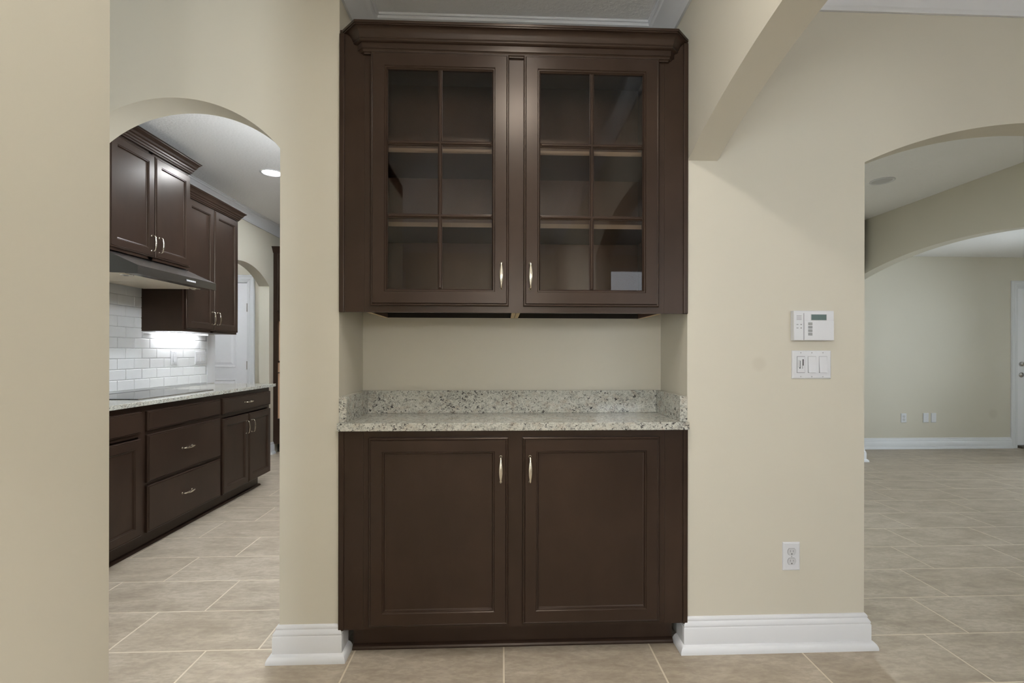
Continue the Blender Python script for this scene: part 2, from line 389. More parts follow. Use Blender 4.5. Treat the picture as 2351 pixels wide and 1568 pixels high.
# floor: grout bed with single tiles
floor = struct('floor', box(-4.5, 8.12, -3.12, 7.12, -.06, -.0006), M['grout'], 'taupe stone-look floor tiles laid with a one-third offset')
TL, TWD, GR = .598, .304, .0048
def tile_mesh():
    bm = NEW(); a, b = (TL - GR) / 2, (TWD - GR) / 2; e = .0015
    rect_loft(bm, lambda u, v, wv: Vector((u, v, wv)), -a, a, -b, b, [(0, -.003), (0, -e), (e, 0)], True, False)
    return mesh_of(bm, 'floor_tile', M['tile'])
TM = tile_mesh()
cyw, syw = math.cos(YAW), math.sin(YAW)
def pix(x, y, z):
    c = x * cyw - y * syw; d = x * syw + y * cyw
    if d < .05: return None
    return CX + FOC * c / d, CY - FOC * (z - EYE) / d, d
cand = []; rest = []
for r in range(-17, 17):
    y = 1.996 + TWD * (r - .5)
    if not -3.0 < y < 7.0: continue
    sh = .010 - .3935 * r
    for k in range(-30, 30):
        x = sh + TL * (k + .5)
        if not -4.45 < x - TL / 2 or not x + TL / 2 < 8.1: continue
        if x < KX - .9 and y < 3.3: continue
        vis = False
        for (px, py) in ((x - .29, y - .14), (x + .29, y - .14), (x, y), (x - .29, y + .14), (x + .29, y + .14), (x, y - .14)):
            p = pix(px, py, 0)
            if p and -10 < p[0] < IMG_W + 10 and 820 < p[1] < IMG_H + 10:
                u = p[0]
                if py < 2.02 and u > 245: vis = True
                elif py >= 2.02 and (245 < u < 640 or u > 1985): vis = True
        p = pix(x, y, 0)
        (cand if vis else rest).append((TL * TWD / (p[2] ** 3) if p and vis else 0, x, y))
cand.sort(reverse=True)
for a, x, y in cand[:300]: put('tile', TM, floor, (x, y, 0))
bm = NEW()
for a, x, y in cand[300:] + rest:
    aa, bb = (TL - GR) / 2, (TWD - GR) / 2
    bm.faces.new([bm.verts.new((x + i * aa, y + j * bb, 0)) for i, j in ((-1, -1), (1, -1), (1, 1), (-1, 1))])
o = obj('tile_field', bm, M['tile'], floor); o['kind'] = 'stuff'

# baseboards with shoe
BASE = [(0, 0), (.036, 0), (.0362, .007), (.0345, .015), (.0305, .023), (.0245, .029), (.018, .032), (.018, .096), (.0155, .099), (.0165, .103), (.0165, .108), (.010, .118), (.008, .121), (.0095, .124), (.0075, .131), (.003, .136), (0, .137)]
BLOW = [p for p in BASE if p[1] < .10] + [(.017, .1105), (0, .1105)]
def base(n, path, side, label, prof=BASE):
    bm = NEW(); soft(sweep(bm, path, prof, side)); return struct('baseboard_' + n, bm, M['trim'], label)
ka = -0.868
b = base('niche_left', [(ka, WALL + WT), (ka, WALL), (NL, WALL), (NL, WALL + .0001)], -1, 'white moulded baseboard on the narrow wall beside the kitchen arch')
bm = NEW(); sweep(bm, [(NL, WALL - .0005), (NL, 1.990)], BLOW, -1); obj('return', bm, M['trim'], b)
b = base('niche_right', [(NR, WALL + .0001), (NR, WALL), (1.487, WALL), (1.487, WALL + WT)], -1, 'white moulded baseboard under the light switches')
bm = NEW(); sweep(bm, [(NR, 1.990), (NR, WALL - .0005)], BLOW, -1); obj('return', bm, M['trim'], b)
base('family', [(4.21, 5.894), (6.476, 5.894)], -1, 'white baseboard along the family room wall')
base('passage', [(.995, 5.21), (4.02, 5.21), (4.02, 5.33)], -1, 'white baseboard at the end of the dim room wall')
base('kitchen', [(KX, 5.775), (KX, 5.8735)], -1, 'short white baseboard between hall arch and tall cabinet')
base('left', [(-.902, -.6), (-.902, 1.15), (-1.022, 1.15)], -1, 'white baseboard of the foreground partition')

# crown mouldings at the ceilings
Zc = CEIL
CROWN = [(0, Zc), (0, Zc - .108), (.010, Zc - .108), (.012, Zc - .100), (.018, Zc - .096), (.020, Zc - .090), (.028, Zc - .076), (.042, Zc - .056), (.060, Zc - .040), (.072, Zc - .030), (.075, Zc - .026), (.086, Zc - .024), (.088, Zc - .012), (.092, Zc - .010), (.092, Zc)]
def crown(n, path, side, label, closed=False, prof=CROWN):
    bm = NEW(); soft(sweep(bm, path, prof, side, closed)); return struct('trim_%d' % n, bm, M['trim'], label)
crown(1, [(-3.0, WALL), (NL, WALL), (NL, NB), (NR, NB), (NR, -3.0), (-3.0, -3.0)], -1, 'white crown moulding round the ceiling above the niche', True)
crown(2, [(NR + .122, WALL), (4.09, WALL), (4.09, -3.0), (NR + .122, -3.0)], -1, 'white crown moulding above the column wall', True)
crown(3, [(KX, WALL + WT), (KX, 7.0), (.3, 7.0)], -1, 'white crown moulding along the kitchen ceiling')
crown(4, [(-1.022, 1.15), (-1.022, -.6), (-.902, -.6), (-.902, 1.15)], 1, 'white crown moulding round the foreground partition', True)

# ------------------------------------------------------------------ handles
def handle_mesh():
    """bow pull standing along local Z, projecting along local -Y"""
    bm = NEW(); N = 14
    prof = [(-.050, .000, .0050, .0050), (-.050, .008, .0044, .0044), (-.0495, .016, .0042, .0042), (-.047, .0225, .0042, .0036), (-.041, .0255, .0036, .0028), (-.035, .0265, .0040, .0026), (-.022, .0290, .0060, .0028), (-.008, .0305, .0073, .0030), (.008, .0305, .0073, .0030), (.022, .0290, .0060, .0028), (.035, .0265, .0040, .0026), (.041, .0255, .0036, .0028), (.047, .0225, .0042, .0036), (.0495, .016, .0042, .0042), (.050, .008, .0044, .0044), (.050, .000, .0050, .0050)]
    pts = [Vector((0, -y, z)) for z, y, _, _ in prof]; rings = []
    for i, (z, y, hw, ht) in enumerate(prof):
        d = (pts[min(i + 1, len(pts) - 1)] - pts[max(i - 1, 0)]).normalized()
        if i in (0, 1): d = Vector((0, -1, 0))
        if i in (len(pts) - 2, len(pts) - 1): d = Vector((0, 1, 0))
        rt = Vector((1, 0, 0)); up = rt.cross(d)
        rings.append([pts[i] + rt * hw * math.cos(2 * math.pi * k / N) + up * ht * math.sin(2 * math.pi * k / N) for k in range(N)])
    loft(bm, rings)
    for s in (-1, 1):
        lathe(bm, lambda u, v, wv, s=s: Vector((u, -wv, s * .050 + v)), 0, 0, [(.0062, 0), (.0062, .002), (.0052, .0034), (.003, .0036)], 14)
    bmesh.ops.recalc_face_normals(bm, faces=bm.faces)
    return mesh_of(bm, 'handle', M['nickel'])
HM = handle_mesh()

# door / drawer front profiles: (inset, outward)
OUT = [(0, 0), (0, .013), (.0035, .0165), (.0065, .0165), (.0085, .0155), (.0105, .0200)]
PANEL = OUT + [(.053, .0200), (.0555, .0165), (.0590, .0165), (.0620, .0100), (.0660, .0085), (.0680, .0085)]
SLAB = [(0, 0), (0, .013), (.0035, .0165), (.0065, .0165), (.0085, .0155), (.0105, .0200)]
def panel_door(parent, F, u0, u1, v0, v1, mat, hpos=None, hrot=None, name='door'):
    bm = NEW(); rect_loft(bm, F, u0, u1, v0, v1, PANEL, False, True); d = obj(name, bm, mat, parent)
    bm = NEW(); ins = .0675; fbox(bm, F, u0 + ins, u1 - ins, v0 + ins, v1 - ins, .002, .0088); obj('panel', bm, mat, d)
    if hpos: put('handle', HM, d, F(*hpos, .0195), hrot)
    return d
def drawer(parent, F, u0, u1, v0, v1, mat, hpos=None, hrot=None):
    bm = NEW(); rect_loft(bm, F, u0, u1, v0, v1, SLAB, True, True); d = obj('drawer_front', bm, mat, parent)
    if hpos: put('handle', HM, d, F(*hpos, .0195), hrot)
    return d
WD = M['wood']
FN = NF(CABF)

# ------------------------------------------------------------------ niche wall cabinets
UZ0, UZ1 = 1.359, 2.442
def upper(u0, u1, d0, d1, fill, label, hx):
    t = thing('wall_cabinet', label, 'cabinet', ((u0 + u1) / 2, 2.08, UZ0))
    st = .040
    ff = NEW()                                         # face frame
    L, R_ = d0 + .014, d1 - .014
    bx(ff, u0, L, CABF, CABF + .019, UZ0, UZ1); bx(ff, R_, u1, CABF, CABF + .019, UZ0, UZ1)
    bx(ff, L, R_, CABF, CABF + .019, UZ0, 1.400); bx(ff, L, R_, CABF, CABF + .019, 2.355, UZ1)
    obj('face_frame', ff, WD, t)
    yb = NB - .004
    for xa in (u0 + .001, u1 - .017):
        s = NEW(); bx(s, xa, xa + .016, CABF + .019, yb, UZ0 + .001, UZ1)
        for f in s.faces:
            if f.normal.z < -.5 or f.calc_center_median().z < UZ0 + .002: f.material_index = 1
        obj('side_panel', s, [M['inside'], M['raw']], t)
    obj('back_panel', box(u0 + .017, u1 - .017, yb - .008, yb, UZ0 + .040, UZ1), M['inside'], t)
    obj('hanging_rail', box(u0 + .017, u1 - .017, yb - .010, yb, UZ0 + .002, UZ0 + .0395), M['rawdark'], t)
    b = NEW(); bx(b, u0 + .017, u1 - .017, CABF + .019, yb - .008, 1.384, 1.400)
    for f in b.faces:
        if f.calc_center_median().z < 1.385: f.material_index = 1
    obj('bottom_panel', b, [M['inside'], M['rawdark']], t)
    obj('top_panel', box(u0 + .017, u1 - .017, CABF + .019, yb - .008, UZ1 - .016, UZ1), M['inside'], t)
    for zz in (1.704, 2.000):
        s = NEW(); bx(s, u0 + .018, u1 - .018, CABF + .030, yb - .010, zz, zz + .018)
        for f in s.faces:
            if f.calc_center_median().y < CABF + .031: f.material_index = 1
        obj('shelf', s, [M['inside'], M['shelf']], t)
    f0, f1, e0, e1 = fill
    obj('filler', box(f0, f1, CABF, CABF + .019, UZ0, UZ1), WD, t)
    obj('scribe_strip', box(e0, e1, CABF - .006, CABF + .012, UZ0 - .001, UZ1 + .004, bev=.0025), WD, t)
    # glazed door
    v0, v1 = 1.384, 2.374
    bm = NEW(); prof = OUT + [(.0545, .0200), (.0570, .0165), (.0610, .0165), (.0640, .0120), (.0660, .0100), (.0670, .0040), (.0670, 0)]
    rect_loft(bm, FN, d0, d1, v0, v1, prof + [(0, 0)], False); bmesh.ops.remove_doubles(bm, verts=bm.verts, dist=1e-6)
    d = obj('door', bm, WD, t)
    p0, p1, q0, q1 = d0 + .066, d1 - .066, v0 + .066, v1 - .066
    mw = .0085; um = (p0 + p1) / 2; vm = [q0 + (q1 - q0) / 3, q0 + 2 * (q1 - q0) / 3]
    MB = [(0, .006), (0, .0115), (.0025, .0125), (.0045, .0160), (.0070, .0172)]
    bm = NEW(); rect_loft(bm, FN, um - mw, um + mw, q0 - .0006, q1 + .0006, MB, True, True); obj('muntin', bm, WD, d)
    for vv in vm:
        bm = NEW(); rect_loft(bm, FN, p0 - .0006, p1 + .0006, vv - mw, vv + mw, MB, True, True); obj('muntin', bm, WD, d)
    cols = ((p0, um), (um, p1)); rows = ((q0, vm[0]), (vm[0], vm[1]), (vm[1], q1))
    for (a0, a1) in cols:
        for (c0, c1) in rows:
            bm = NEW(); bm.faces.new([bm.verts.new(FN(u, v, .0055)) for u, v in ((a0, c0), (a1, c0), (a1, c1), (a0, c1))])
            obj('pane', bm, M['glass'], d)
    put('handle', HM, d, FN(hx, 1.502, .0195))
    return t
upper(-.538, CM, -.513, .027, (-.632, -.5385, -.636, -.616), 'espresso wall cabinet with a glazed door, hinged beside the kitchen arch wall', -.002)
upper(CM, .652, .085, .627, (.6525, .746, .730, .748), 'espresso wall cabinet with a glazed door, hinged beside the switch wall', .112)

# crown of the wall cabinets: profile swept along front with 45 degree clipped ends
bm = NEW()
CP = [(0, 2.366), (.008, 2.366), (.0095, 2.370), (.0125, 2.3725), (.0150, 2.3725), (.0155, 2.3755), (.0175, 2.379), (.0205, 2.3815), (.0225, 2.3815), (.0230, 2.3850), (.0235, 2.4020), (.0255, 2.4030), (.0300, 2.4045), (.0335, 2.4080), (.0345, 2.4120), (.0335, 2.4150), (.0350, 2.4165), (.0365, 2.4200), (.0385, 2.4270), (.0415, 2.4340), (.0455, 2.4405), (.0505, 2.4455), (.0560, 2.4485), (.0600, 2.4495), (.0605, 2.4530), (.0635, 2.4535), (.0645, 2.4560), (.0645, 2.463), (0, 2.463)]
xl, xr, ex = -.535, .660, .0
path = [(xl - .0, CABF), (xr + .0, CABF)]
def crown_ring(o):
    k = .41421 * o; e = 1.41421 * o
    return [(xl - e, CABF + .0005), (xl - k, CABF - o), (xr + k, CABF - o), (xr + e, CABF + .0005)]
rings = [[bm.verts.new((x, y, z)) for x, y in crown_ring(o)] for o, z in CP]
for a, b2 in zip(rings, rings[1:]):
    for i in range(3): bm.faces.new((a[i], a[i + 1], b2[i + 1], b2[i]))
bm.faces.new([r[0] for r in rings[:-1]] ) if False else None
# flat lid closing the crown back over the cabinet tops
bx(bm, -.634, .747, CABF + .001, CABF + .05, UZ1 + .0005, 2.463)
bmesh.ops.recalc_face_normals(bm, faces=bm.faces); soft(bm, .5)
o = obj('cabinet_crown', bm, WD); tag(o, 'espresso stepped crown moulding with clipped corners on top of the glazed wall cabinets', 'molding')

# ------------------------------------------------------------------ niche base cabinets
BZ0, BZ1 = .113, .8935
def basecab(u0, u1, d0, d1, fill, label, hx):
    t = thing('base_cabinet', label, 'cabinet', ((u0 + u1) / 2, 2.08, 0))
    ff = NEW(); L, R_ = d0 + .014, d1 - .014
    bx(ff, u0, L, CABF, CABF + .019, BZ0, BZ1); bx(ff, R_, u1, CABF, CABF + .019, BZ0, BZ1)
    bx(ff, L, R_, CABF, CABF + .019, BZ0, .150); bx(ff, L, R_, CABF, CABF + .019, .850, BZ1)
    obj('face_frame', ff, WD, t)
    obj('body', box(u0 + .001, u1 - .001, CABF + .0195, NB - .004, BZ0 + .001, BZ1), WD, t)
    f0, f1, e0, e1 = fill
    obj('filler', box(f0, f1, CABF, CABF + .019, BZ0, BZ1), WD, t)
    obj('scribe_strip', box(e0, e1, CABF - .006, CABF + .012, BZ0 - .001, BZ1, bev=.0025), WD, t)
    panel_door(t, FN, d0, d1, .129, .866, WD, (hx, .742))
    return t
basecab(-.541, CM, -.518, .026, (-.633, -.5415, -.637, -.616), 'espresso base cabinet with a panelled door, beside the kitchen arch wall', -.003)
basecab(CM, .656, .083, .630, (.6565, .746, .730, .7485), 'espresso base cabinet with a panelled door, beside the switch wall', .112)
t = thing('toe_kick', 'dark recessed toe kick with shoe strip under the niche base cabinets', 'toe kick', (CM, 1.992, 0))
obj('board', box(-.600, .711, 1.992, 2.004, 0, .1125), WD, t)
bm = NEW(); sweep(bm, [(-.600, 1.992), (.711, 1.992)], [(0, 0), (.018, 0), (.0175, .006), (.014, .012), (.008, .016), (0, .018)], -1); obj('shoe_strip', bm, WD, t)

# ------------------------------------------------------------------ niche worktop
t = thing('granite_worktop', 'white speckled granite worktop with upstands in the cabinet niche', 'countertop', (CM, 2.08, .894))
GZ = .9245
obj('slab', box(NL + .0005, NR - .0005, 1.898, NB - .0005, .894, GZ, bev=.0022), M['granite'], t)
obj('backsplash', box(NL + .031, NR - .031, NB - .030, NB - .0005, GZ + .0002, 1.027, bev=.0012), M['granite'], t)
for x0 in (NL + .0005, NR - .0305): obj('side_splash', box(x0, x0 + .030, 1.921, NB - .0005, GZ + .0002, 1.027, bev=.0015), M['granite'], t)

# ------------------------------------------------------------------ electrical fittings
def plate(F, cu, cv, wd, ht, name, label, group=None):
    t = thing(name, label, name.replace('_', ' ').split(' ')[-1] if False else {'wall_outlet': 'outlet', 'switch_plate': 'switch', 'blank_plate': 'wall plate'}[name], tuple(F(cu, cv, 0)), group)
    bm = NEW(); rect_loft(bm, F, cu - wd / 2, cu + wd / 2, cv - ht / 2, cv + ht / 2, [(0, .0002), (0, .0030), (.002, .0052), (.005, .0062)], True, True)
    obj('cover_plate', bm, M['plastic'], t); return t
def screw(t, F, u, v):
    bm = NEW(); lathe(bm, F, u, v, [(.0031, .0055), (.0031, .0066), (.002, .0071)], 12); o = obj('screw', bm, M['plastic2'], t)
    bm = NEW(); fbox(bm, F, u - .0004, u + .0004, v - .0024, v + .0024, .0066, .0073); obj('slot', bm, M['greyline'], o)
def duplex(F, cu, cv, label, small=False):
    t = plate(F, cu, cv, .0715, .1145, 'wall_outlet', label)
    for s in (1, -1):
        c = cv + s * .0195
        bm = NEW(); disc_prism(bm, F, cu, c, .0178, .0178, .0050, .0066, 28, (.0178, .0140), 0); rim = obj('receptacle_rim', bm, M['greyline'], t)
        bm = NEW(); disc_prism(bm, F, cu, c, .0168, .0168, .0060, .0078, 28, (.0168, .0132), 0); r = obj('receptacle', bm, M['plastic2'], t)
        for (du, h) in ((-.0063, .0042), (.0063, .0036)):
            bm = NEW(); fbox(bm, F, cu + du - .0009, cu + du + .0009, c + .003 - h, c + .003 + h, .007, .0080); obj('slot', bm, M['greyline'], r)
        bm = NEW(); disc_prism(bm, F, cu, c - .0085, .0024, .0024, .007, .0080, 12); obj('ground_hole', bm, M['dark'], r)
    screw(t, F, cu, cv); return t
def rocker(t, F, cu, cv, up=True):
    bm = NEW(); fbox(bm, F, cu - .0168, cu + .0168, cv - .0335, cv + .0335, .0050, .0064); obj('rocker_recess', bm, M['greyline'], t)
    bm = NEW(); a, h = .0158, .0325
    w_ = (.0098, .0072, .0112) if up else (.0112, .0072, .0098)
    w_ = (.0125, .0085, .0068)
    pts = [(-h, w_[0]), (0, w_[1]), (h, w_[2])]
    rows = [[bm.verts.new(F(cu + s * a, cv + v, wv)) for s in (-1, 1)] for v, wv in pts]; bot = [[bm.verts.new(F(cu + s * a, cv + v, .0060)) for s in (-1, 1)] for v, wv in pts]
    for i in range(2):
        bm.faces.new((rows[i][0], rows[i][1], rows[i + 1][1], rows[i + 1][0]))
        bm.faces.new((bot[i][0], rows[i][0], rows[i + 1][0], bot[i + 1][0])); bm.faces.new((rows[i][1], bot[i][1], bot[i + 1][1], rows[i + 1][1]))
    bm.faces.new((bot[0][0], bot[0][1], rows[0][1], rows[0][0])); bm.faces.new((rows[2][0], rows[2][1], bot[2][1], bot[2][0]))
    obj('rocker', bm, M['plastic'], t)
FW = NF(WALL)
duplex(FW, 1.179, .374, 'white duplex outlet low on the wall under the light switches')
# three-gang switch plate with fan slider and two rockers
t = plate(FW, 1.262, 1.154, .163, .1145, 'switch_plate', 'white three-gang plate with a twin slider and two rockers under the keypad')
for i in range(3):
    cu = 1.262 + (i - 1) * .046
    for s in (1, -1): screw(t, FW, cu, 1.154 + s * .0485)
    if i: rocker(t, FW, cu, 1.154)
cu, cv = 1.216, 1.154
bm = NEW(); fbox(bm, FW, cu - .0168, cu + .0168, cv - .0338, cv + .0338, .0050, .0066); obj('slider_recess', bm, M['greyline'], t)
bm = NEW(); fbox(bm, FW, cu - .0152, cu + .0158, cv - .0322, cv + .0322, .0060, .0074); sl = obj('slider_face', bm, M['plastic'], t)
for (du, h0, h1) in ((-.0045, -.016, .016), (.0085, -.006, .022)):
    bm = NEW(); fbox(bm, FW, cu + du - .0022, cu + du + .0022, cv + h0, cv + h1, .0070, .0077); obj('slider_slot', bm, M['dark'], sl)
for (du, c, h) in ((-.0085, .004, .015), (.0062, -.010, .006)):
    bm = NEW(); fbox(bm, FW, cu + du - .0034, cu + du + .0034, cv + c - h, cv + c + h, .0070, .0100, .001); obj('slider_knob', bm, M['plastic2'], sl)
for k in range(5):
    bm = NEW(); fbox(bm, FW, cu + .0138, cu + .0150, cv - .012 + k * .007, cv - .0108 + k * .007, .0073, .0077); obj('level_mark', bm, M['greyline'], sl)
# alarm keypad
ku0, ku1, kv0, kv1 = 1.176, 1.342, 1.252, 1.372
t = thing('alarm_keypad', 'white alarm keypad with a small grey display above the switch plate', 'keypad', tuple(FW(1.26, kv0, 0)))
bm = NEW(); rect_loft(bm, FW, ku0, ku1, kv0, kv1, [(.001, 0), (0, .003), (0, .022), (.002, .0245)], True, True); obj('case', bm, M['plastic'], t)
bm = NEW(); fbox(bm, FW, ku0 + .0395, ku0 + .0412, kv0 + .001, kv1 - .010, .024, .0250); obj('seam', bm, M['greyline'], t)
bm = NEW(); fbox(bm, FW, ku0 + .0418, ku1 - .001, kv0 + .001, kv0 + .0775, .024, .0262, .0015); obj('flip_door', bm, M['plastic'], t)
bm = NEW(); fbox(bm, FW, ku0 + .068, ku1 - .030, kv1 - .040, kv1 - .0135, .024, .0250); sc = obj('display_bezel', bm, M['plastic2'], t)
bm = NEW(); fbox(bm, FW, ku0 + .071, ku1 - .0325, kv1 - .038, kv1 - .0155, .0246, .0254); obj('display', bm, M['lcd'], sc)
for k in range(4):
    bm = NEW(); fbox(bm, FW, ku0 + .0575, ku0 + .0745, kv0 + .020 + k * .0140, kv0 + .0305 + k * .0140, .0258, .0278, .0008); obj('key', bm, M['greykey'], t)
for k in range(4):
    bm = NEW(); fbox(bm, FW, ku0 + .010, ku0 + .031, kv1 - .021 - k * .0052, kv1 - .0196 - k * .0052, .0243, .0249); obj('speaker_slit', bm, M['greyline'], t)
for (a, b2) in ((.010, .018), (.0265, .032)):
    for zz in (.057, .071):
        bm = NEW(); fbox(bm, FW, ku0 + a, ku0 + b2, kv1 - zz, kv1 - zz + .0022, .0243, .0249); obj('indicator', bm, M['greyline'] if a < .02 else M['dark'], t)

# ------------------------------------------------------------------ kitchen: base cabinets
XF = -2.115 - .0
FK = KF(XF - .020)
FX = XF - .020
def kbody(t, y0, y1, z0, z1, x0=KX + .002, x1=FX):
    obj('body', box(x0, x1 - .019, y0 + .001, y1 - .001, z0, z1), WD, t)
def kframe(t, y0, y1, z0, z1, rails, stile=.03, x1=FX, mull=None):
    bm = NEW(); bx(bm, x1 - .0185, x1, y0, y0 + stile, z0, z1); bx(bm, x1 - .0185, x1, y1 - stile, y1, z0, z1)
    for r0, r1 in rails: bx(bm, x1 - .0185, x1, y0 + stile, y1 - stile, r0, r1)
    if mull: bx(bm, x1 - .0185, x1, *mull, z0, z1)
    obj('face_frame', bm, WD, t)
HV = (0, 0, R90)               # vertical pull facing +X
HH = (0, R90, R90)             # horizontal pull facing +X
ky = [2.06, 2.962, 3.752, 4.53]
KB0, KB1 = .105, .884
t = thing('base_cabinet', 'espresso base cabinet with drawer above door, where the kitchen run begins', 'cabinet', (-2.42, 2.5, 0), 'kitchen base cabinets')
kbody(t, ky[0], ky[1], KB0, KB1); kframe(t, ky[0], ky[1], KB0, KB1, [(KB0, .135), (.70, .735), (.84, KB1)])
drawer(t, FK, 2.085, 2.940, .721, .849, WD, (2.5125, .785), HH)
panel_door(t, FK, 2.085, 2.509, .118, .690, WD, (2.47, .62), HV); panel_door(t, FK, 2.516, 2.940, .118, .690, WD, (2.555, .62), HV)
t = thing('drawer_cabinet', 'espresso three-front drawer cabinet under the cooktop', 'cabinet', (-2.42, 3.36, 0), 'kitchen base cabinets')
kbody(t, ky[1], ky[2], KB0, KB1); kframe(t, ky[1], ky[2], KB0, KB1, [(KB0, .135), (.395, .425), (.70, .735), (.84, KB1)])
drawer(t, FK, 2.986, 3.738, .728, .846, WD); drawer(t, FK, 2.986, 3.738, .418, .703, WD, (3.345, .565), HH); drawer(t, FK, 2.986, 3.738, .118, .398, WD, (3.345, .265), HH)
t = thing('base_cabinet', 'espresso base cabinet with two doors under one drawer, at the end of the kitchen run', 'cabinet', (-2.42, 4.14, 0), 'kitchen base cabinets')
kbody(t, ky[2], ky[3], KB0, KB1); kframe(t, ky[2], ky[3], KB0, KB1, [(KB0, .135), (.70, .735), (.84, KB1)])
drawer(t, FK, 3.768, 4.526, .725, .848, WD, (4.125, .790), HH)
panel_door(t, FK, 3.768, 4.142, .112, .690, WD, (4.098, .58), HV); panel_door(t, FK, 4.148, 4.526, .112, .690, WD, (4.187, .58), HV)
t = thing('toe_kick', 'dark toe kick with shoe strip under the kitchen base cabinets', 'toe kick', (-2.2, 3.3, 0))
obj('board', box(-2.212, -2.200, 2.06, 4.46, 0, KB0 - .0005), WD, t)
bm = NEW(); sweep(bm, [(-2.200, 2.06), (-2.200, 4.46), (-2.212, 4.46)], [(0, 0), (.018, 0), (.0175, .006), (.014, .012), (.008, .016), (0, .018)], -1); obj('shoe_strip', bm, WD, t)
o = obj('granite_worktop', box(KX + .001, -2.098, 2.06, 4.586, KB1 + .0005, .911, bev=.002), M['granite']); tag(o, 'speckled granite worktop running along the kitchen base cabinets', 'countertop')
t = thing('cooktop', 'flat black glass cooktop set on the kitchen granite', 'cooktop', (-2.44, 3.40, .9112))
obj('glass_top', box(-2.685, -2.205, 3.03, 3.79, .9113, .9163, bev=.0015), M['blackglass'], t)
obj('edge_trim', box(-2.2048, -2.2015, 3.03, 3.79, .9113, .9158), M['steel'], t)

# ------------------------------------------------------------------ kitchen: wall cabinets and hood
def kcrown(x1, y0, y1, z0, z1, label):
    h = z1 - z0; pr = [(0, z0), (.010, z0), (.012, z0 + .10 * h), (.018, z0 + .14 * h), (.020, z0 + .26 * h), (.026, z0 + .32 * h), (.028, z0 + .44 * h), (.036, z0 + .52 * h), (.040, z0 + .66 * h), (.048, z0 + .80 * h), (.056, z0 + .87 * h), (.058, z0 + .95 * h), (.063, z0 + .96 * h), (.063, z1), (0, z1)]
    bm = NEW(); sweep(bm, [(KX + .004, y0), (x1, y0), (x1, y1), (KX + .004, y1)], pr, -1)
    bx(bm, KX + .004, x1, y0, y1, z1 - .006, z1)
    o = obj('cabinet_crown', bm, WD); tag(o, label, 'molding', 'kitchen cabinet crowns'); return o
def kupper(y0, y1, z0, z1, x1, doors, hz, label, nm='wall_cabinet'):
    t = thing(nm, label, 'cabinet', ((KX + x1) / 2, (y0 + y1) / 2, z0), 'kitchen wall cabinets')
    kbody(t, y0, y1, z0, z1, x1=x1); kframe(t, y0, y1, z0, z1, [(z0, z0 + .04), (z1 - .04, z1)], x1=x1, mull=((y0 + y1) / 2 - .02, (y0 + y1) / 2 + .02))
    F = KF(x1)
    for (a, b2, hy) in doors: panel_door(t, F, a, b2, z0 + .018, z1 - .03, WD, (hy, hz), HV)
    return t
HX = -2.365
kupper(2.962, 3.750, 1.822, 2.555, HX, [(2.995, 3.371, 3.340), (3.379, 3.746, 3.412)], 1.93, 'espresso wall cabinet with two doors above the range hood')
kcrown(HX + .003, 2.962, 3.750, 2.545, 2.634, 'espresso crown moulding on the cabinet above the hood')
UX = -2.412
kupper(3.754, 4.500, 1.360, 2.415, UX, [(3.778, 4.130, 4.098), (4.138, 4.494, 4.172)], 1.48, 'tall espresso wall cabinet with two doors beside the range hood')
kcrown(UX + .003, 3.754, 4.500, 2.392, 2.470, 'espresso crown moulding on the tall cabinet beside the hood')
t = thing('undercabinet_light', 'lit white light bar under the tall kitchen wall cabinet', 'light', (-2.64, 4.15, 1.34))
obj('housing', box(-2.69, -2.62, 3.86, 4.44, 1.3565, 1.3598), M['plastic'], t); obj('diffuser', box(-2.685, -2.625, 3.865, 4.435, 1.3505, 1.3563), M['led'], t)
area('undercabinet_glow', (-2.655, 4.15, 1.3495), (0, 0, 0), .05, .52, 1.1, (.97, .98, 1))
# hood
t = thing('range_hood', 'stainless slanted range hood below the two-door cabinet', 'range hood', (-2.44, 3.35, 1.665))
hx0, hx1, hy0, hy1 = KX + .012, -2.160, 2.960, 3.749
bm = NEW()
def hood_sec(y): return [(hx0, y, 1.690), (hx1, y, 1.667), (hx1, y, 1.719), (-2.385, y, 1.8215), (hx0, y, 1.8215)]
A = [bm.verts.new(p) for p in hood_sec(hy0)]; B = [bm.verts.new(p) for p in hood_sec(hy1)]
for i in range(1, 5): bm.faces.new((A[i], A[(i + 1) % 5], B[(i + 1) % 5], B[i]))
bm.faces.new(A[::-1]).material_index = 1; bm.faces.new(B).material_index = 1
bmesh.ops.recalc_face_normals(bm, faces=bm.faces); obj('canopy', bm, [M['steel'], M['steel_dark']], t)
obj('bottom_lip', box(-2.235, hx1 - .002, hy0 + .003, hy1 - .003, 1.6685, 1.6720), M['steel'], t)
for y0, y1 in ((hy0 + .02, 3.353), (3.357, hy1 - .02)): obj('filter', box(hx0 + .03, -2.24, y0, y1, 1.674, 1.682), M['filter'], t)
obj('control_panel', box(hx1 - .001, hx1 + .0015, 3.405, 3.505, 1.688, 1.700), M['greykey'], t)
obj('power_button', box(hx1 - .001, hx1 + .0020, 3.396, 3.404, 1.687, 1.701), M['dark'], t)
for k in range(5): obj('control_button', box(hx1 + .001, hx1 + .0028, 3.410 + k * .019, 3.424 + k * .019, 1.690, 1.698), M['plastic2'], t)
for yy in (3.03, 3.68):
    bm = NEW(); lathe(bm, lambda u, v, wv: Vector((u, v, 1.6690 - wv)), -2.275, yy, [(.034, -.008), (.036, 0), (.034, .003), (.028, .0035), (.026, .001), (.001, .0008)], 20); obj('lamp_ring', bm, M['nickel'], t)

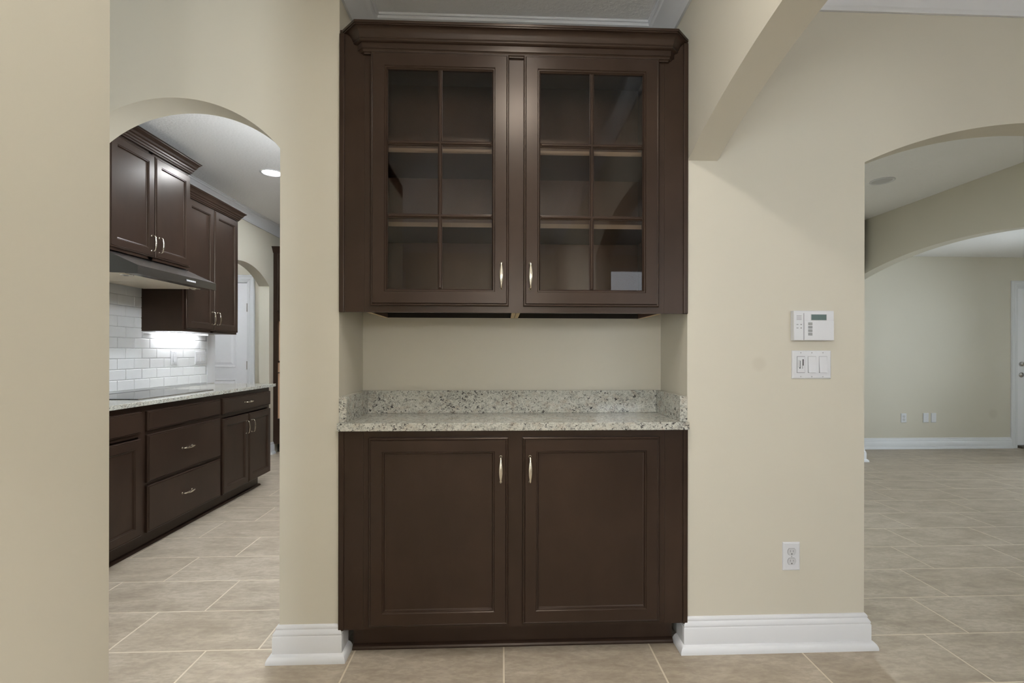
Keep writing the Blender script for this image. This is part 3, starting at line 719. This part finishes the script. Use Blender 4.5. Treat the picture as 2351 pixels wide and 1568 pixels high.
# backsplash of single subway tiles
t = thing('tile_backsplash', 'white glossy subway tiles on the kitchen wall behind the cooktop', 'backsplash', (KX, 3.4, .911))
obj('grout_bed', box(KX + .0002, KX + .004, 2.30, 4.567, .9115, 1.690), M['wgrout'], t)
TP, TH, G = .157, .0765, .0025
subs = {}
def sub_mesh(wd):
    k = round(wd, 4)
    if k not in subs:
        bm = NEW(); F = lambda u, v, wv: Vector((wv, u, v))
        rect_loft(bm, F, -wd / 2, wd / 2, -(TH - G) / 2, (TH - G) / 2, [(0, 0), (0, .0045), (.0022, .0066), (.0045, .0072)], True, False)
        subs[k] = mesh_of(bm, 'subway_tile', M['subway'])
    return subs[k]
for r in range(10):
    zc = .922 + TH * (r + .5)
    offs = 3.528 if r % 2 == 0 else 3.604
    for k in range(-8, 9):
        a = offs + TP * k + G / 2; b2 = a + TP - G
        b2 = min(b2, 4.567 if r % 1 == 0 else b2)
        if b2 - a < .02 or a < 2.32: continue
        if zc > 1.40 and a > 3.76: continue
        put('tile', sub_mesh(b2 - a), t, (KX + .002, (a + b2) / 2, zc))
struct('trim_5', box(KX + .0004, KX + .010, 4.5685, 4.689, .912, 1.36), M['trim'], 'white trim strip at the end of the kitchen backsplash')
FB = KF(KX + .0092)
t = plate(FB, 4.112, 1.153, .0715, .1145, 'wall_outlet', 'white rocker-style outlet on the subway tile backsplash'); rocker(t, FB, 4.112, 1.153); screw(t, FB, 4.112, 1.2015); screw(t, FB, 4.112, 1.1045)
t = plate(FB, 4.468, 1.150, .163, .1145, 'switch_plate', 'white three-rocker switch plate on the subway tile backsplash')
for i in (-1, 0, 1):
    rocker(t, FB, 4.468 + i * .046, 1.150)

# tall oven cabinet beyond the hall arch
t = thing('oven_cabinet', 'tall espresso oven cabinet with bare wood cutouts beyond the hall arch', 'cabinet', (-2.35, 6.2, 0))
oy, o0, o1 = 5.874, KX + .001, -1.90
FO = NF(oy)
bm = NEW(); bx(bm, o0, o0 + .050, oy, oy + .02, .11, 2.40); bx(bm, o1 - .050, o1, oy, oy + .02, .11, 2.40)
for z0, z1 in ((.11, .41), (.952, .962), (1.078, 1.10), (1.573, 1.70), (2.36, 2.40)): bx(bm, o0 + .050, o1 - .050, oy, oy + .02, z0, z1)
obj('face_frame', bm, WD, t)
for x in (o0, o1 - .018): obj('side_panel', box(x, x + .018, oy + .0205, 6.45, .11, 2.40), WD, t)
obj('back_panel', box(o0 + .018, o1 - .018, 6.44, 6.45, .11, 2.40), M['rawbox'], t); obj('top_panel', box(o0 + .018, o1 - .018, oy + .0205, 6.44, 2.382, 2.40), WD, t)
for z0, z1 in ((.41, .952), (.962, 1.078)): obj('blank_board', box(o0 + .050, o1 - .050, oy + .012, oy + .018, z0 + .001, z1 - .001), M['rawbox'], t)
obj('oven_recess_board', box(o0 + .050, o1 - .050, oy + .030, oy + .036, 1.101, 1.572), M['rawbox'], t)
panel_door(t, FO, o0 + .05, (o0 + o1) / 2 - .003, 1.69, 2.375, WD, ((o0 + o1) / 2 - .03, 1.78)); panel_door(t, FO, (o0 + o1) / 2 + .003, o1 - .05, 1.69, 2.375, WD, ((o0 + o1) / 2 + .03, 1.78))
obj('toe_board', box(o0 + .035, o1 - .035, oy + .075, 6.44, 0, .11), M['dark'], t)
bm = NEW(); z0, z1 = 2.385, 2.455; h = z1 - z0
sweep(bm, [(o0, 6.44), (o0, oy), (o1, oy), (o1, 6.44)], [(0, z0), (.010, z0), (.014, z0 + .2 * h), (.020, z0 + .35 * h), (.030, z0 + .62 * h), (.042, z0 + .86 * h), (.046, z1), (0, z1)], -1)
bx(bm, o0, o1, oy, 6.44, z1 - .004, z1); bmesh.ops.recalc_face_normals(bm, faces=bm.faces); obj('crown', bm, WD, t)

# unseen pantry cabinets added on the right wall to darken reflections in the range cabinets
FP_ = lambda u, v, wv: Vector((-.30 - wv, -u, v))
for k in range(4):
    y0 = 2.40 + k * .92; y1 = y0 + .915
    t = thing('added_pantry_cabinet', 'added tall four-door espresso pantry cabinet along the kitchen side wall', 'cabinet', (0, (y0 + y1) / 2, 0), 'added pantry cabinets')
    obj('body', box(-.30, .298, y0, y1, .10, 2.40), WD, t); obj('toe_board', box(-.23, .298, y0 + .002, y1 - .002, 0, .0995), WD, t)
    for a, b2, hy in ((-y1 + .01, -(y0 + y1) / 2 - .002, -(y0 + y1) / 2 - .03), (-(y0 + y1) / 2 + .002, -y0 - .01, -(y0 + y1) / 2 + .03)):
        for v0, v1, hv in ((.12, 1.25, 1.1), (1.27, 2.38, 1.4)): panel_door(t, FP_, a, b2, v0, v1, WD, (hy, hv), (0, 0, -R90))

# ------------------------------------------------------------------ doors
def casing(bm, F, u0, u1, v1, wd=.085, left=True, right=True):
    pr = [(0, 0), (0, .010), (.008, .018), (.022, .018), (.026, .014), (.050, .013), (.054, .016), (.066, .016), (.070, .011), (wd, .010), (wd, 0)]
    # outer rectangle inset profile on three sides
    cor = [(u0 - wd, 0.0, 1, 0), (u0 - wd, v1 + wd, 1, -1), (u1 + wd, v1 + wd, -1, -1), (u1 + wd, 0.0, -1, 0)]
    rings = [[bm.verts.new(F(u + du * i, v + dv * i, wv)) for i, wv in pr] for u, v, du, dv in cor]
    for a, b2 in zip(rings, rings[1:]):
        for j in range(len(pr) - 1): bm.faces.new((a[j], a[j + 1], b2[j + 1], b2[j]))
    bm.faces.new(rings[0]); bm.faces.new(rings[-1][::-1])
    bmesh.ops.recalc_face_normals(bm, faces=bm.faces); return bm
def door(n, F, u0, u1, vt, label, panels, hinges=None, knobs=(), z0=.012):
    bm = NEW(); fbox(bm, F, u0, u1, z0, vt, -.045, -.010)
    d = struct('door_%d' % n, bm, M['door'], label)
    for (a, b2, c, e) in panels:
        bm = NEW(); rect_loft(bm, F, a, b2, c, e, [(0, -.0105), (0, -.0060), (.012, -.0045), (.020, -.0092), (.040, -.0092), (.060, -.0050)], True, True); obj('panel', bm, M['door'], d)
    bm = NEW(); casing(bm, F, u0 - .012, u1 + .012, vt + .010); obj('casing', bm, M['trim'], d)
    bm = NEW()
    for a in ((u0 - .014, u0 - .0025), (u1 + .0025, u1 + .014)): fbox(bm, F, *a, 0, vt + .010, -.10, .0005)
    fbox(bm, F, u0 - .014, u1 + .014, vt + .0025, vt + .014, -.10, .0005); obj('jamb', bm, M['trim'], d)
    if hinges:
        for v in hinges[1]:
            bm = NEW(); fbox(bm, F, hinges[0] - .007, hinges[0] + .007, v - .05, v + .05, -.009, .004, .002); obj('hinge', bm, M['satin'], d)
    for (u, v, k) in knobs:
        bm = NEW(); prof = [(.032, -.010), (.032, -.004), (.026, 0), (.012, .002), (.011, .022), (.020, .030), (.027, .040), (.027, .050), (.020, .058), (.002, .060)] if k == 'knob' else [(.030, -.010), (.030, 0), (.026, .010), (.022, .016), (.002, .018)]
        lathe(bm, F, u, v, prof); o = obj('knob' if k == 'knob' else 'deadbolt', bm, M['satin'], d)
    return d
FH = NF(5.9)
door(1, FH, -3.788, -3.042, 2.028, 'white two-panel door at the end of the side hall', [(-3.67, -3.165, 1.02, 1.92), (-3.67, -3.165, .22, .88)], (-3.036, (.25, 1.045, 1.735)))
FF = NF(5.894)
door(2, FF, 6.568, 7.387, 2.032, 'white exterior door with nickel knob in the family room', [(6.72, 7.24, 1.05, 1.90), (6.72, 7.24, .25, .85)], None, [(6.625, 1.067, 'bolt'), (6.625, .930, 'knob')], .035)
struct('door_sill', box(6.57, 7.386, 5.84, 5.99, 0, .030), M['threshold'], 'bronze threshold under the exterior door')
duplex(FF, 5.064, .387, 'white duplex outlet on the far family room wall')
t = plate(FF, 5.353, .389, .0715, .118, 'blank_plate', 'wider blank white plate beside the family room outlet')
t = plate(FF, 5.455, .388, .066, .118, 'blank_plate', 'narrower blank white plate, the far one from the outlet')

# ------------------------------------------------------------------ recessed ceiling lights
def can(x, y, label, lit=True, power=0, color=NEUT, z=CEIL, group='recessed ceiling lights', spread=math.pi):
    t = thing('recessed_light', label, 'light', (x, y, z), group)
    F = lambda u, v, wv: Vector((u, v, z - wv))
    bm = NEW(); lathe(bm, F, x, y, [(.092, .0), (.094, .004), (.090, .007), (.080, .008), (.074, .004), (.073, .001)], 32); obj('trim_ring', bm, M['trim'], t)
    bm = NEW(); disc_prism(bm, F, x, y, .0735, .0735, .0005, .0025, 32); obj('lens', bm, M['bulb'] if lit else M['plastic2'], t)
    if power: area('can_glow', (x, y, z - .011), (0, 0, 0), .14, .14, power, color, 'DISK', spread)
    return t
COOLW = (.90, .955, 1.0)
can(-1.925, 4.13, 'lit recessed light in the kitchen ceiling, seen through the kitchen arch', True, 9, COOLW)
can(-.95, 2.75, 'added unseen recessed light in the kitchen ceiling near the range', True, 14, COOLW)  # unseen light added to brighten the kitchen
can(-.95, 3.9, 'added unseen recessed light over the kitchen floor', True, 20, COOLW)  # added out of view to make up kitchen brightness
can(-2.1, 5.2, 'added unseen recessed light in the kitchen ceiling beside the hall arch', True, 4.5, COOLW)  # added hidden light to lift the wall past the arch
can(-3.5, 5.0, 'added unseen recessed light in the side hall', True, 14, COOLW)  # added out of view so the hall door reads bright
can(.09, .85, 'lit recessed light in the ceiling before the niche', True, 10.5, (1, .95, .88))
can(.09, 1.36, 'added narrow-beam recessed light in the ceiling right before the niche', True, 3, (1, .95, .88), spread=math.radians(80))  # extra narrow beam added to brighten the floor below
can(.09, -.55, 'added narrow-beam recessed light in the dining room ceiling', True, 30, (1, .98, .95), spread=math.radians(95))  # added behind the camera to bounce light up from the floor
can(1.75, 3.1, 'added recessed light of the dim room, hidden behind the switch wall', True, 27, (.82, .92, 1))  # invented light, hidden from view, that brightens the dim room
can(3.31, 4.08, 'unlit recessed light in the dim room ceiling', False)
# globe pendants added outside the frame to brighten ceilings and walls
GLOBE = mat_emit('fill_globe', (1, .985, .96), 72); GLOBE2 = mat_emit('fill_globe_soft', (1, .985, .96), 54)
def pendant(x, y, zb, glow, label):
    t = thing('added_pendant_lamp', label, 'lamp', (x, y, CEIL))
    F = lambda u, v, wv: Vector((u, v, CEIL - wv)); d = CEIL - zb
    bm = NEW(); lathe(bm, F, x, y, [(.06, .001), (.06, .012), (.02, .022), (.004, .024)]); obj('canopy', bm, M['satin'], t)
    bm = NEW(); lathe(bm, F, x, y, [(.006, .02), (.006, d)], 12); obj('rod', bm, M['satin'], t)
    bm = NEW(); lathe(bm, F, x, y, [(.012, d - .002)] + [(.12 * math.sin(math.pi * k / 16), d + .12 - .12 * math.cos(math.pi * k / 16)) for k in range(1, 16)] + [(.002, d + .24)], 28)
    obj('globe', bm, glow, t)
pendant(.10, -1.30, 1.84, GLOBE, 'added white globe pendant hanging low in the dining room')
pendant(-.75, 2.95, 2.15, mat_emit('fill_globe_cool', (.90, .955, 1), 105), 'added white globe pendant hanging in the kitchen')
pendant(2.45, -.55, 1.95, GLOBE2, 'added white globe pendant hanging in the breakfast room')
